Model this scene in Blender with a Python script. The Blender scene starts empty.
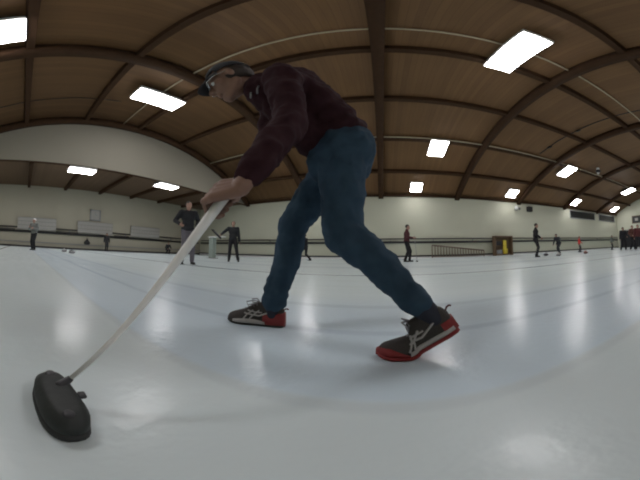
import bpy, bmesh, math, random
from mathutils import Vector, Matrix
random.seed(7)
C = bpy.context.scene.collection
V = Vector
PI = math.pi

# ------------------------------------------------------------------ materials
def mat(name, col, rough=.6, var=.0, scale=20, bump=0, bscale=60, metal=0, spec=.5, emit=None, alpha=None, sheen=0):
    m = bpy.data.materials.new(name); m.use_nodes = True
    nt = m.node_tree; b = nt.nodes['Principled BSDF']
    b.inputs['Base Color'].default_value = (*col, 1)
    b.inputs['Roughness'].default_value = rough
    b.inputs['Metallic'].default_value = metal
    b.inputs['Specular IOR Level'].default_value = spec
    if sheen: b.inputs['Sheen Weight'].default_value = sheen
    if emit:
        b.inputs['Emission Color'].default_value = (*emit[0], 1); b.inputs['Emission Strength'].default_value = emit[1]
    tc = nt.nodes.new('ShaderNodeTexCoord')
    if var:
        n = nt.nodes.new('ShaderNodeTexNoise'); n.inputs['Scale'].default_value = scale; n.inputs['Detail'].default_value = 4
        nt.links.new(tc.outputs['Object'], n.inputs['Vector'])
        mx = nt.nodes.new('ShaderNodeMix'); mx.data_type = 'RGBA'
        mx.inputs[6].default_value = (*[c * (1 - var) for c in col], 1)
        mx.inputs[7].default_value = (*[min(1, c * (1 + var)) for c in col], 1)
        nt.links.new(n.outputs['Fac'], mx.inputs[0]); nt.links.new(mx.outputs[2], b.inputs['Base Color'])
    if bump:
        n = nt.nodes.new('ShaderNodeTexNoise'); n.inputs['Scale'].default_value = bscale; n.inputs['Detail'].default_value = 3
        nt.links.new(tc.outputs['Object'], n.inputs['Vector'])
        bp = nt.nodes.new('ShaderNodeBump'); bp.inputs['Strength'].default_value = bump; bp.inputs['Distance'].default_value = .01
        nt.links.new(n.outputs['Fac'], bp.inputs['Height']); nt.links.new(bp.outputs['Normal'], b.inputs['Normal'])
    return m

def N(nt, t, **kw):
    n = nt.nodes.new(t)
    for k, v in kw.items(): setattr(n, k, v)
    return n

def math_n(nt, op, a, b=None, c=None):
    n = nt.nodes.new('ShaderNodeMath'); n.operation = op
    for i, x in enumerate((a, b, c)):
        if x is None: continue
        if isinstance(x, (int, float)): n.inputs[i].default_value = x
        else: nt.links.new(x, n.inputs[i])
    return n.outputs[0]

def mixc(nt, f, a, b):
    n = nt.nodes.new('ShaderNodeMix'); n.data_type = 'RGBA'
    if isinstance(f, (int, float)): n.inputs[0].default_value = f
    else: nt.links.new(f, n.inputs[0])
    for i, x in ((6, a), (7, b)):
        if isinstance(x, tuple): n.inputs[i].default_value = (*x, 1)
        else: nt.links.new(x, n.inputs[i])
    return n.outputs[2]

def ice_material():
    m = bpy.data.materials.new('ice'); m.use_nodes = True; nt = m.node_tree; b = nt.nodes['Principled BSDF']
    g = N(nt, 'ShaderNodeTexCoord').outputs['Object']
    s = N(nt, 'ShaderNodeSeparateXYZ'); nt.links.new(g, s.inputs[0]); y = s.outputs['Y']; x = s.outputs['X']
    nz = N(nt, 'ShaderNodeTexNoise'); nz.inputs['Scale'].default_value = .55; nz.inputs['Detail'].default_value = 5; nt.links.new(g, nz.inputs['Vector'])
    wob = math_n(nt, 'MULTIPLY', math_n(nt, 'SUBTRACT', nz.outputs['Fac'], .5), .10)
    yy = math_n(nt, 'ADD', y, wob)
    def step(e, w):   # smooth step up at e
        n = N(nt, 'ShaderNodeMapRange', interpolation_type='SMOOTHSTEP'); nt.links.new(yy, n.inputs[0])
        n.inputs[1].default_value = e - w; n.inputs[2].default_value = e + w; return n.outputs[0]
    def line(e, w, soft):
        d = math_n(nt, 'ABSOLUTE', math_n(nt, 'SUBTRACT', yy if soft > .03 else y, e))
        n = N(nt, 'ShaderNodeMapRange', interpolation_type='SMOOTHSTEP'); nt.links.new(d, n.inputs[0])
        n.inputs[1].default_value = w + soft; n.inputs[2].default_value = w; return n.outputs[0]
    base = mixc(nt, nz.outputs['Fac'], (.60, .71, .735), (.73, .825, .84))
    # bluish playing lane
    lane = math_n(nt, 'MULTIPLY', step(.49, .02), math_n(nt, 'SUBTRACT', 1.0, step(1.75, .35)))
    c = mixc(nt, math_n(nt, 'MULTIPLY', lane, .5), base, (.50, .61, .72))
    near = math_n(nt, 'SUBTRACT', 1.0, step(.49, .02))
    c = mixc(nt, math_n(nt, 'MULTIPLY', near, .4), c, (.58, .62, .61))
    for e, w, sf, k, col in ((.475, .008, .03, .16, (.30, .35, .42)), (1.04, .012, .04, .35, (.33, .40, .5)), (1.6, .02, .05, .3, (.36, .42, .5)),
                             (3.98, .03, .015, .92, (.03, .04, .05)), (8.7, .05, .04, .5, (.2, .22, .24)), (13.2, .05, .04, .5, (.2, .22, .24)), (6.3, .25, .3, .22, (.4, .45, .5)), (-1.0, .03, .03, .8, (.1, .1, .1))):
        c = mixc(nt, math_n(nt, 'MULTIPLY', line(e, w, sf), k), c, col)
    # scuffs
    n2 = N(nt, 'ShaderNodeTexNoise'); n2.inputs['Scale'].default_value = 3; n2.inputs['Detail'].default_value = 8
    mp = N(nt, 'ShaderNodeMapping'); mp.inputs['Scale'].default_value = (.35, 2.5, 1); nt.links.new(g, mp.inputs[0]); nt.links.new(mp.outputs[0], n2.inputs['Vector'])
    c = mixc(nt, math_n(nt, 'MULTIPLY', n2.outputs['Fac'], .14), c, (.4, .45, .5))
    nt.links.new(c, b.inputs['Base Color'])
    r = math_n(nt, 'ADD', math_n(nt, 'MULTIPLY', n2.outputs['Fac'], .14), .17); nt.links.new(r, b.inputs['Roughness'])
    b.inputs['IOR'].default_value = 1.31
    n3 = N(nt, 'ShaderNodeTexNoise'); n3.inputs['Scale'].default_value = 25; n3.inputs['Detail'].default_value = 2; nt.links.new(g, n3.inputs['Vector'])
    bp = N(nt, 'ShaderNodeBump'); bp.inputs['Strength'].default_value = .18; bp.inputs['Distance'].default_value = .01
    nt.links.new(n3.outputs['Fac'], bp.inputs['Height']); nt.links.new(bp.outputs[0], b.inputs['Normal'])
    return m

def plank_material(name, a, bcol, axis='X', dens=5.0):
    m = bpy.data.materials.new(name); m.use_nodes = True; nt = m.node_tree; b = nt.nodes['Principled BSDF']
    g = N(nt, 'ShaderNodeTexCoord').outputs['Object']
    s = N(nt, 'ShaderNodeSeparateXYZ'); nt.links.new(g, s.inputs[0])
    t = math_n(nt, 'MULTIPLY', s.outputs[axis], dens)
    cell = math_n(nt, 'FLOOR', t)
    wn = N(nt, 'ShaderNodeTexWhiteNoise', noise_dimensions='1D'); nt.links.new(cell, wn.inputs['W'])
    mp = N(nt, 'ShaderNodeMapping'); mp.inputs['Scale'].default_value = (6, .5, .5) if axis == 'X' else (.5, 6, .5)
    nt.links.new(g, mp.inputs[0]); nz = N(nt, 'ShaderNodeTexNoise'); nz.inputs['Scale'].default_value = 2; nz.inputs['Detail'].default_value = 5
    nt.links.new(mp.outputs[0], nz.inputs['Vector'])
    big = N(nt, 'ShaderNodeTexNoise'); big.inputs['Scale'].default_value = .3; nt.links.new(g, big.inputs['Vector'])
    f = math_n(nt, 'ADD', math_n(nt, 'MULTIPLY', wn.outputs['Value'], .35), math_n(nt, 'MULTIPLY', nz.outputs['Fac'], .5))
    f = math_n(nt, 'ADD', f, math_n(nt, 'MULTIPLY', math_n(nt, 'SUBTRACT', big.outputs['Fac'], .5), .6))
    c = mixc(nt, f, a, bcol)
    fr = math_n(nt, 'ABSOLUTE', math_n(nt, 'SUBTRACT', math_n(nt, 'FRACT', t), .5))
    gap = math_n(nt, 'GREATER_THAN', fr, .475)
    c = mixc(nt, math_n(nt, 'MULTIPLY', gap, .5), c, tuple(v * .4 for v in a))
    nt.links.new(c, b.inputs['Base Color']); b.inputs['Roughness'].default_value = .7
    return m

M = {}
M['ice'] = ice_material()
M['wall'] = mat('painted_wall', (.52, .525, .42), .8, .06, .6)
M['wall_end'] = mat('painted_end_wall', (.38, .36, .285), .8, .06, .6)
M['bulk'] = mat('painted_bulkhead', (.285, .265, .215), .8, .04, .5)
M['plank'] = plank_material('ceiling_planks', (.128, .062, .022), (.225, .118, .044))
M['plank_low'] = plank_material('low_ceiling_planks', (.085, .048, .024), (.145, .09, .048), 'Y', 4)
M['beam'] = mat('dark_timber', (.048, .023, .010), .8, .25, 4, spec=.2)
M['panel'] = mat('light_diffuser', (1, 1, 1), .5, emit=((1, .97, .98), 24))
M['white_metal'] = mat('white_enamel', (.75, .75, .74), .4, .03, 5)
M['black'] = mat('black_paint', (.015, .015, .018), .45, .1, 30)
M['rubber'] = mat('black_rubber', (.02, .022, .022), .7, .15, 40, .2)
M['grey'] = mat('grey_plastic', (.25, .26, .26), .5, .1, 10)
M['board'] = mat('scoreboard_face', (.33, .325, .30), .6, .05, 5)
M['boardline'] = mat('scoreboard_line', (.22, .22, .21), .6, .05, 5)
M['glass'] = mat('dark_window_glass', (.015, .016, .018), .08, .1, 3)
M['ramp'] = mat('grey_brown_wood', (.17, .125, .095), .6, .2, 8)
M['wood'] = mat('brown_wood', (.15, .095, .055), .6, .25, 8)
M['yellow'] = mat('yellow_plastic', (.75, .6, .06), .5, .1, 10)
M['granite'] = mat('granite', (.28, .28, .29), .35, .4, 120)
M['redp'] = mat('red_plastic', (.5, .05, .04), .4, .05, 10)
M['pipe'] = mat('pale_conduit', (.45, .38, .26), .5, .1, 10)

# ------------------------------------------------------------------ helpers
def link(o, parent=None):
    C.objects.link(o)
    if parent: o.parent = parent
    return o

def obj(name, bm, m, parent=None, smooth=True, remesh=None, sm=0, local=True):
    me = bpy.data.meshes.new(name)
    bmesh.ops.recalc_face_normals(bm, faces=bm.faces)
    bm.to_mesh(me); bm.free()
    if smooth:
        for p in me.polygons: p.use_smooth = True
    o = bpy.data.objects.new(name, me)
    me.materials.append(m)
    if remesh:
        r = o.modifiers.new('remesh', 'REMESH'); r.mode = 'VOXEL'; r.voxel_size = remesh; r.use_smooth_shade = True
        if sm:
            s = o.modifiers.new('smooth', 'SMOOTH'); s.iterations = sm; s.factor = .6
    link(o, parent)
    return o

def tag(o, label=None, cat=None, group=None, kind=None):
    for k, v in (('label', label), ('category', cat), ('group', group), ('kind', kind)):
        if v: o[k] = v
    return o

def thing(name, label, cat, loc=(0, 0, 0), rz=0, group=None):
    o = bpy.data.objects.new(name, None); o.empty_display_size = .1; C.objects.link(o)
    o.location = loc; o.rotation_euler = (0, 0, rz)
    return tag(o, label, cat, group)

def struct(name, bm, m, smooth=False, parent=None):
    o = obj(name, bm, m, parent, smooth)
    if not parent: o['kind'] = 'structure'
    return o

def copy_tree(o, parent=None):
    c = o.copy(); C.objects.link(c); c.parent = parent
    for ch in list(o.children): copy_tree(ch, c)
    return c

def box(bm, c, s, rot=None, bevel=0):
    r = bmesh.ops.create_cube(bm, size=1)
    vs = r['verts']
    for v in vs: v.co = V((v.co.x * s[0], v.co.y * s[1], v.co.z * s[2]))
    if bevel:
        es = list({e for v in vs for e in v.link_edges})
        rb = bmesh.ops.bevel(bm, geom=es, offset=bevel, segments=2, affect='EDGES', profile=.5)
        vs = list({v for f in rb['faces'] for v in f.verts} | {v for v in vs if v.is_valid})
    for v in vs:
        if rot: v.co = rot @ v.co
        v.co = v.co + V(c)
    return bm

def B(c, s, rot=None, bevel=0):
    return box(bmesh.new(), c, s, rot, bevel)

def revolve(bm, prof, mtx, seg=20):
    """prof: list of (r, h) along local Z"""
    rings = []
    for r, h in prof:
        if r < 1e-5: rings.append([bm.verts.new(mtx @ V((0, 0, h)))])
        else: rings.append([bm.verts.new(mtx @ V((r * math.cos(2 * PI * i / seg), r * math.sin(2 * PI * i / seg), h))) for i in range(seg)])
    for a, b in zip(rings, rings[1:]):
        for i in range(seg):
            j = (i + 1) % seg
            if len(a) == 1 and len(b) == 1: continue
            if len(a) == 1: bm.faces.new((a[0], b[j], b[i]))
            elif len(b) == 1: bm.faces.new((a[i], a[j], b[0]))
            else: bm.faces.new((a[i], a[j], b[j], b[i]))
    for r in (rings[0], rings[-1]):
        if len(r) > 1:
            bm.faces.new(r if r is rings[-1] else r[::-1])

def frame_z(p, d):
    z = V(d).normalized(); a = V((0, 0, 1)) if abs(z.z) < .9 else V((1, 0, 0))
    x = a.cross(z).normalized(); y = z.cross(x)
    m = Matrix((x, y, z)).transposed().to_4x4(); m.translation = V(p); return m

def capsule(bm, p0, r0, p1, r1, seg=20):
    p0, p1 = V(p0), V(p1); L = (p1 - p0).length
    if L < 1e-5: L = 1e-5; p1 = p0 + V((0, 0, L))
    s = max(-1, min(1, (r0 - r1) / L)); ph = math.asin(s) if abs(s) < 1 else 0
    prof = []
    n = 6
    for i in range(n + 1):
        a = -PI / 2 + (PI / 2 + ph) * i / n
        prof.append((r0 * math.cos(a), r0 * math.sin(a)))
    for i in range(n + 1):
        a = ph + (PI / 2 - ph) * i / n
        prof.append((r1 * math.cos(a), L + r1 * math.sin(a)))
    prof[0] = (0, -r0); prof[-1] = (0, L + r1)
    revolve(bm, prof, frame_z(p0, p1 - p0), seg)

def ell(bm, c, r, ax=None, seg=24):
    """ax: 3 axis vectors (x,y,z) of the ellipsoid"""
    res = bmesh.ops.create_uvsphere(bm, u_segments=seg, v_segments=seg // 2, radius=1)
    Rm = Matrix(ax).transposed() if ax else Matrix.Identity(3)
    for v in res['verts']: v.co = Rm @ V((v.co.x * r[0], v.co.y * r[1], v.co.z * r[2])) + V(c)

def chain(bm, pts, seg=16):
    for (p, r), (q, s) in zip(pts, pts[1:]): capsule(bm, p, r, q, s, seg)

def tube(bm, pts, r, seg=8, cap=True):
    pts = [V(p) for p in pts]; rings = []
    up = None
    for i, p in enumerate(pts):
        d = (pts[min(i + 1, len(pts) - 1)] - pts[max(i - 1, 0)]).normalized()
        if up is None:
            up = V((0, 0, 1)) if abs(d.z) < .9 else V((1, 0, 0))
        x = up.cross(d).normalized(); y = d.cross(x); up = y
        rr = r[i] if isinstance(r, (list, tuple)) else r
        rings.append([bm.verts.new(p + x * rr * math.cos(2 * PI * k / seg) + y * rr * math.sin(2 * PI * k / seg)) for k in range(seg)])
    for a, b in zip(rings, rings[1:]):
        for k in range(seg): bm.faces.new((a[k], a[(k + 1) % seg], b[(k + 1) % seg], b[k]))
    if cap: bm.faces.new(rings[0][::-1]); bm.faces.new(rings[-1])
    return bm

def ik(a, c, l1, l2, bend):
    a, c = V(a), V(c); d = c - a; L = min(d.length, (l1 + l2) * .999); n = d.normalized()
    x = (l1 * l1 - l2 * l2 + L * L) / (2 * L); h = math.sqrt(max(0, l1 * l1 - x * x))
    b = V(bend); b = (b - n * b.dot(n)).normalized()
    return a + n * x + b * h

# ------------------------------------------------------------------ building shell
YN, YF = -5.41, 18.0          # near side wall and far side wall
XL, XB, XR = -18.46, -12.28, 30.0   # end wall, bulkhead, right wall
LOW = 4.94
def arch(y): return 8.114 - .02 * (y - 6.293) ** 2 - .226e-4 * (y - 6.293) ** 4
GAP = .17                     # beam underside to planks

bm = bmesh.new()
x0, x1, y0, y1 = XL, XR, YN, YF
nx = 1
f = [bm.verts.new(p) for p in ((x0, y0, 0), (x1, y0, 0), (x1, y1, 0), (x0, y1, 0))]
bm.faces.new(f)
r = bmesh.ops.extrude_face_region(bm, geom=bm.faces[:])
for v in [g for g in r['geom'] if isinstance(g, bmesh.types.BMVert)]: v.co.z = -.1
struct('floor', bm, M['ice'])

ys = [YN + (YF - YN) * i / 60 for i in range(61)]
def arch_slab(xa, xb, z_off, th, ys=ys):
    bm = bmesh.new(); rings = []
    for y in ys:
        z = arch(y) + z_off
        rings.append([bm.verts.new(p) for p in ((xa, y, z), (xb, y, z), (xb, y, z + th), (xa, y, z + th))])
    for a, b in zip(rings, rings[1:]):
        for k in range(4): bm.faces.new((a[k], a[(k + 1) % 4], b[(k + 1) % 4], b[k]))
    bm.faces.new(rings[0]); bm.faces.new(rings[-1][::-1])
    return bm
struct('ceiling', arch_slab(XB - .1, XR + .1, GAP, .15), M['plank'], True)
# far side wall & near side wall
def wall_box(name, c, s, m): return struct(name, B(c, s), m)
wall_box('wall_back', ((XL + XR) / 2, YF + .1, 2.55), (XR - XL + .4, .2, 5.1 + .2), M['wall'])
wall_box('wall_front', ((XL + XR) / 2, YN - .1, 2.55), (XR - XL + .4, .2, 5.1 + .2), M['wall'])
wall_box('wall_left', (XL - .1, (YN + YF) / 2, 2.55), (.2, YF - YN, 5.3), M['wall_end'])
# right end wall reaches the arch
def end_wall(name, x, th, zb, m, off=GAP):
    bm = bmesh.new(); rings = []
    for y in ys:
        rings.append([bm.verts.new(p) for p in ((x, y, zb), (x + th, y, zb), (x + th, y, arch(y) + off), (x, y, arch(y) + off))])
    for a, b in zip(rings, rings[1:]):
        for k in range(4): bm.faces.new((a[k], a[(k + 1) % 4], b[(k + 1) % 4], b[k]))
    bm.faces.new(rings[0]); bm.faces.new(rings[-1][::-1])
    return struct(name, bm, m)
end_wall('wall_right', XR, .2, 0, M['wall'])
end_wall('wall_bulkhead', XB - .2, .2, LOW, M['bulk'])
struct('ceiling_low', B(((XL + XB - .2) / 2 , (YN + YF) / 2, LOW + .12 + .1), (XB - XL - .2, YF - YN, .2)), M['plank_low'])
struct('trim_1', B((XB - .1, (YN + YF) / 2, LOW - .01), (.24, YF - YN, .03)), M['beam'])

# curved timber ribs and long purlins of the main roof
ribs = [-12.1, -6.24, -.08, 6.2, 12.4, 18.65, 24.9]
for i, x in enumerate(ribs):
    w = .40
    o = struct('ceiling_beam', arch_slab(x - w / 2, x + w / 2, -.16, .34), M['beam'], True)
    o['label'] = 'dark brown curved timber rib spanning the roof across the rink'
for y in (15.58, 12.6, 9.4, 6.23, 2.95, -.24, -3.4):
    sl = math.atan2(arch(y + .1) - arch(y - .1), .2)
    o = struct('ceiling_purlin', B(((XB + XR) / 2, y, arch(y) + .06), (XR - XB, .22, .24), Matrix.Rotation(sl, 3, 'X')), M['beam'])
    o['label'] = 'dark brown straight timber purlin running the length of the roof'
# joists of the low ceiling
y = .2 - 2.955
k = 0
while y < 17.5:
    o = struct('ceiling_joist', B(((XL + XB) / 2, y, LOW + .02), (XB - XL - .3, .2, .26)), M['beam'])
    y += 2.955
# cornices
struct('trim_2', B(((XB + XR) / 2, YF - .06, arch(YF) + .1), (XR - XB, .12, .16)), M['beam'])

# kickboard & dark strip along the walls
struct('baseboard_back', B(((XL + XR) / 2, YF - .03, .055), (XR - XL, .06, .11)), M['white_metal'])
struct('trim_3', B(((XL + XR) / 2, YF - .04, .17), (XR - XL, .08, .12)), M['black'])
struct('baseboard_left', B((XL + .04, (YN + YF) / 2, .06), (.08, YF - YN, .14)), M['black'])
struct('trim_4', B((XL + .06, (YN + YF) / 2, .42), (.12, YF - YN, .07)), M['grey'])

# ------------------------------------------------------------------ rails
def rail(name, label, a, b, zs, rs, n, off):
    """horizontal rails on brackets"""
    a, b = V(a), V(b); t = thing(name, label, 'rail', a)
    d = b - a
    for z, r, nm in zip(zs, rs, ('upper_bar', 'lower_bar')):
        bm = bmesh.new(); tube(bm, [V((0, 0, z)), d + V((0, 0, z))], r, 8); obj(nm, bm, M['black'], t)
    for i in range(n):
        p = d * ((i + .5) / n)
        bm = bmesh.new()
        box(bm, p + V(off) * .5 + V((0, 0, (zs[0] + zs[1]) / 2)), (abs(off[0]) + .05, abs(off[1]) + .05, zs[0] - zs[1] + .08))
        obj('bracket', bm, M['grey'], t)
    return t
rail('wall_rail', 'pair of long black rails fixed along the pale far side wall', (XL + .3, YF - .12, 0), (XR - .3, YF - .12, 0), (1.54, 1.27), (.045, .085), 14, (0, .12, 0))
rail('wall_rail', 'pair of dark rails along the end wall below the scoreboards', (XL + .12, YN + .3, 0), (XL + .12, YF - .4, 0), (1.58, 1.24), (.05, .08), 9, (-.12, 0, 0))

# ------------------------------------------------------------------ windows high on the side wall
for i, (xa, xb, za, zb) in enumerate(((19.55, 24.3, 3.92, 4.8), (25.3, 29.2, 3.92, 4.8))):
    bm = bmesh.new(); cx, cz = (xa + xb) / 2, (za + zb) / 2
    for (px, pz, sx, sz) in ((cx, za, xb - xa + .1, .08), (cx, zb, xb - xa + .1, .08), (xa, cz, .08, zb - za), (xb, cz, .08, zb - za)):
        box(bm, (px, YF - .03, pz), (sx, .08, sz))
    fr = struct('window_%d' % (i + 1), bm, M['grey'])
    obj('window_pane', B((cx, YF - .015, cz), (xb - xa, .03, zb - za)), M['glass'], fr, False)

bm = bmesh.new()
for (yy, zz, sy, sz) in ((13.0, 1.3, .12, 2.6), (17.5, 1.3, .12, 2.6), (15.25, 2.6, 4.6, .12)): box(bm, (XR - .04, yy, zz), (.1, sy, sz))
dr = struct('door_1', bm, M['grey'])
for yy in (14.12, 16.38): obj('door_panel', B((XR - .02, yy, 1.27), (.05, 2.2, 2.5), None, .01), M['black'], dr, False)
for yy in (15.1, 15.4): obj('door_handle', B((XR - .08, yy, 1.1), (.05, .04, .3), None, .01), M['grey'], dr, False)

# ------------------------------------------------------------------ light panels
def light(label, x, y, w, l, low=False, group=None):
    if low: z, sl = LOW - .16, 0
    else: z, sl = arch(y) - (.2 if y < 15 else .04), math.atan2(arch(y + .3) - arch(y - .3), .6)
    t = thing('ceiling_light', label, 'light', (x, y, z), 0, group); t.rotation_euler = (sl, 0, 0)
    bm = bmesh.new()
    box(bm, (0, 0, .09), (w + .08, l + .08, .13))
    obj('housing', bm, M['white_metal'], t, False)
    bm = bmesh.new(); box(bm, (0, 0, .0), (w, l, .04), None, .015)
    obj('diffuser', bm, M['panel'], t, False)
    return t
for lb, x, y, w, l in (
    ('long bright light panel at upper left, nearest the curved pale bulkhead', -8.35, 5.2, .95, 2.25),
    ('bright light panel cut by the top edge, overhead right of the sweeper', 3.8, 5.25, .95, 2.2),
    ('light panel in the nearest row, far right and out of the main view', 16.4, 5.4, .95, 2.2),
    ('light panel overhead behind the leaning sweeper, mid row', -7.5, 13.0, .95, 1.4),
    ('square bright light panel right of the central roof rib, higher one', 3.36, 13.02, 1.0, 1.42),
    ('bright light panel between the second and third ribs, mid row right', 14.0, 12.95, 1.05, 1.45),
    ('bright oval-looking light panel at the right edge, mid row', 24.7, 12.9, 1.1, 1.5),
    ('light panel low over the side wall hidden behind the legs', -5.8, 17.0, .9, .9),
    ('small bright light panel above the side wall, over the person in maroon', 2.62, 17.02, .85, .9),
    ('small light panel above the side wall, over the black wall speaker', 11.05, 16.95, .9, .95),
    ('small light panel above the side wall, just left of the high dark windows', 19.4, 16.9, .95, 1.0),
    ('farthest small light panel above the side wall, over the second dark window', 27.7, 16.85, 1.0, 1.0)):
    light(lb, x, y, w, l)
for x in (-5, 7.5, 20): light('light panel in the row behind the camera', x, -1.4, .95, 2.2, False, 'light panels behind the camera')
light('rectangular light panel on the low ceiling, left of two beneath the bulkhead', -12.75, 3.1, .8, 1.5, True)
light('rectangular light panel on the low ceiling, nearer the man with hand on hip', -12.75, 9.0, .8, 1.5, True)
light('light panel on the low ceiling beyond the left frame edge', -12.95, -2.9, .8, 1.5, True)

# ceiling pipe & conduit
bm = bmesh.new(); tube(bm, [(x, 5.17, arch(5.17) + .08) for x in range(-12, 30, 3)], .035, 8)
tag(obj('ceiling_pipe', bm, M['pipe']), 'thin pale pipe running along the roof just past the overhead light', 'pipe')
bm = bmesh.new(); tube(bm, [(x, 12.40, arch(12.40) - .0) for x in range(-12, 30, 3)], .04, 8)
tag(obj('ceiling_pipe', bm, M['pipe']), 'pale pipe clipped along the second purlin above the side wall', 'pipe')
bm = bmesh.new(); tube(bm, [(10.85 - (y - 4) * .05, y, arch(y) + .13) for y in (3, 4.5, 6, 7.5, 9, 10.5, 12.2)], .03, 8)
t = tag(obj('ceiling_cable', bm, M['black']), 'dark cable crossing the roof planks at right with small junction boxes', 'cable')
for y in (8.7, 11.2): obj('junction_box', B((10.85 - (y - 4) * .05, y, arch(y) + .08), (.14, .3, .1), None, .01), M['black'], t)
bm = bmesh.new(); tube(bm, [(-9.9 + .05 * y, y, arch(y) + .14) for y in (-4, -2, 0, 2, 4)], .02, 6)
tag(obj('ceiling_cable', bm, M['black']), 'dark thin cable across the planks above the bulkhead at left', 'cable')

# hanging item at right
t = thing('pendant_beacon', 'small black and white unit hanging from the roof at right', 'fixture', (16.6, 11.6, 0))
z0 = arch(11.6)
bm = bmesh.new(); tube(bm, [(0, 0, z0 + .2), (0, 0, z0 - .1)], .02); obj('rod', bm, M['grey'], t)
bm = bmesh.new(); revolve(bm, [(0, 0), (.14, .02), (.16, .12), (.12, .22), (0, .24)], Matrix.Translation((0, 0, z0 - .12)), 16); obj('cap', bm, M['white_metal'], t)
bm = bmesh.new(); revolve(bm, [(0, 0), (.16, .02), (.26, .12), (.16, .24), (0, .26)], Matrix.Translation((0, 0, z0 - .36)), 16); obj('body', bm, M['black'], t)
bm = bmesh.new(); revolve(bm, [(0, 0), (.1, .02), (.12, .14), (0, .16)], Matrix.Translation((0, 0, z0 - .52)), 16); obj('lens', bm, M['white_metal'], t)

# speaker and camera on side wall
t = thing('wall_speaker', 'small black loudspeaker box high on the pale side wall', 'speaker', (13.57, YF - .17, 4.18))
obj('cabinet', B((0, 0, .24), (.56, .3, .48), None, .02), M['black'], t, False)
bm = bmesh.new(); revolve(bm, [(0, 0), (.17, 0), (.18, .02), (.12, .03), (0, .01)], frame_z((0, -.15, .24), (0, -1, 0)), 20); obj('speaker_cone', bm, M['rubber'], t)
t = thing('wall_lamp', 'pale round floodlight on a bracket, left of the black speaker', 'lamp', (12.05, YF, 4.2))
bm = bmesh.new(); box(bm, (0, -.05, .05), (.25, .1, .1)); box(bm, (0, -.12, .1), (.05, .15, .05)); obj('bracket', bm, M['grey'], t, False)
bm = bmesh.new(); revolve(bm, [(0, 0), (.12, 0), (.19, .14), (.17, .16), (0, .13)], frame_z((-.09, -.16, .25), (-.2, -1, -.3)), 18); obj('lamp_head', bm, M['white_metal'], t)
bm = bmesh.new(); revolve(bm, [(0, 0), (.1, 0), (.15, .12), (0, .1)], frame_z((.2, -.16, .2), (.4, -1, -.3)), 18); obj('lamp_head', bm, M['grey'], t)

# ------------------------------------------------------------------ scoreboards and clock
for i, (yc, lb) in enumerate(((1.02, 'pale grey scoreboard on the end wall behind the distant standing player, leftmost of the row'),
                              (5.9, 'pale grey scoreboard directly under the square wall clock'),
                              (10.75, 'pale grey scoreboard third from the left, right of the clock'))):
    t = thing('scoreboard', lb, 'scoreboard', (XL + .22, yc, 1.38))
    obj('panel', B((0, 0, .5), (.06, 3.1, 1.0), None, .01), M['board'], t, False)
    bm = bmesh.new()
    for z in (.03, .36, .68, .97): box(bm, (.035, 0, z), (.02, 3.1, .035))
    for k in range(12): box(bm, (.035, -1.5 + k * .27, .52), (.015, .012, .3))
    obj('grid_strip', bm, M['boardline'], t, False)
    obj('frame', B((-.05, 0, .5), (.06, 2.8, .8)), M['grey'], t, False)
t = thing('wall_clock', 'square framed clock high on the end wall above the scoreboard', 'clock', (XL + .05, 5.88, 2.98))
bm = bmesh.new()
for (yy, zz, sy, sz) in ((0, .43, .95, .09), (0, -.43, .95, .09), (.43, 0, .09, .9), (-.43, 0, .09, .9)): box(bm, (0, yy, zz), (.1, sy, sz))
obj('frame', bm, M['grey'], t, False)
obj('clock_face', B((-.02, 0, 0), (.05, .82, .82)), M['board'], t, False)
bm = bmesh.new(); box(bm, (.02, .0, .14), (.02, .04, .28)); box(bm, (.02, .1, 0), (.02, .2, .04)); obj('hands', bm, M['grey'], t, False)

# framed picture on the right wall
t = thing('framed_picture', 'dark framed picture with a pale centre on the right end wall', 'picture', (XR - .04, 14.5, 4.05))
obj('frame', B((0, 0, 0), (.06, 1.7, 1.15), None, .01), M['wood'], t, False)
obj('picture_panel', B((-.035, 0, 0), (.02, 1.5, .95)), M['rubber'], t, False)
obj('pale_patch', B((-.05, .1, .0), (.02, .5, .4), None, .005), M['board'], t, False)

# ------------------------------------------------------------------ cabinet with yellow item
t = thing('storage_cabinet', 'open brown wooden cabinet against the side wall, right of the ramp railing', 'cabinet', (10.15, YF - .55, 0))
for s in (-1, 1): obj('side_panel', B((s * .85, 0, .84), (.1, .5, 1.68)), M['wood'], t, False)
obj('top_panel', B((0, 0, 1.66), (1.8, .5, .1)), M['wood'], t, False)
obj('back_panel', B((0, .22, .84), (1.65, .05, 1.6)), M['wood'], t, False)
obj('bottom_panel', B((0, 0, .1), (1.65, .48, .08)), M['wood'], t, False)
obj('shelf', B((-.45, 0, .85), (.75, .44, .05)), M['wood'], t, False)
t = thing('mop_bucket', 'bright yellow bucket standing in the brown cabinet', 'bucket', (10.35, YF - .58, .14))
bm = bmesh.new(); revolve(bm, [(0, 0), (.2, 0), (.25, .4), (.27, .42), (.25, .44), (.2, .1), (0, .1)], Matrix.Identity(4), 18); obj('pail', bm, M['yellow'], t)
bm = bmesh.new(); box(bm, (0, .05, .8), (.34, .12, .8), None, .04); obj('wringer_panel', bm, M['yellow'], t)
tag(obj('storage_box', B((9.7, YF - .58, 1.06), (.5, .3, .36), None, .02), M['black'], None, False), 'black box on the shelf of the brown cabinet', 'box')
tag(obj('storage_box', B((9.72, YF - .58, .31), (.5, .3, .34), None, .02), M['grey'], None, False), 'grey box below the shelf in the brown cabinet', 'box')

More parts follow.
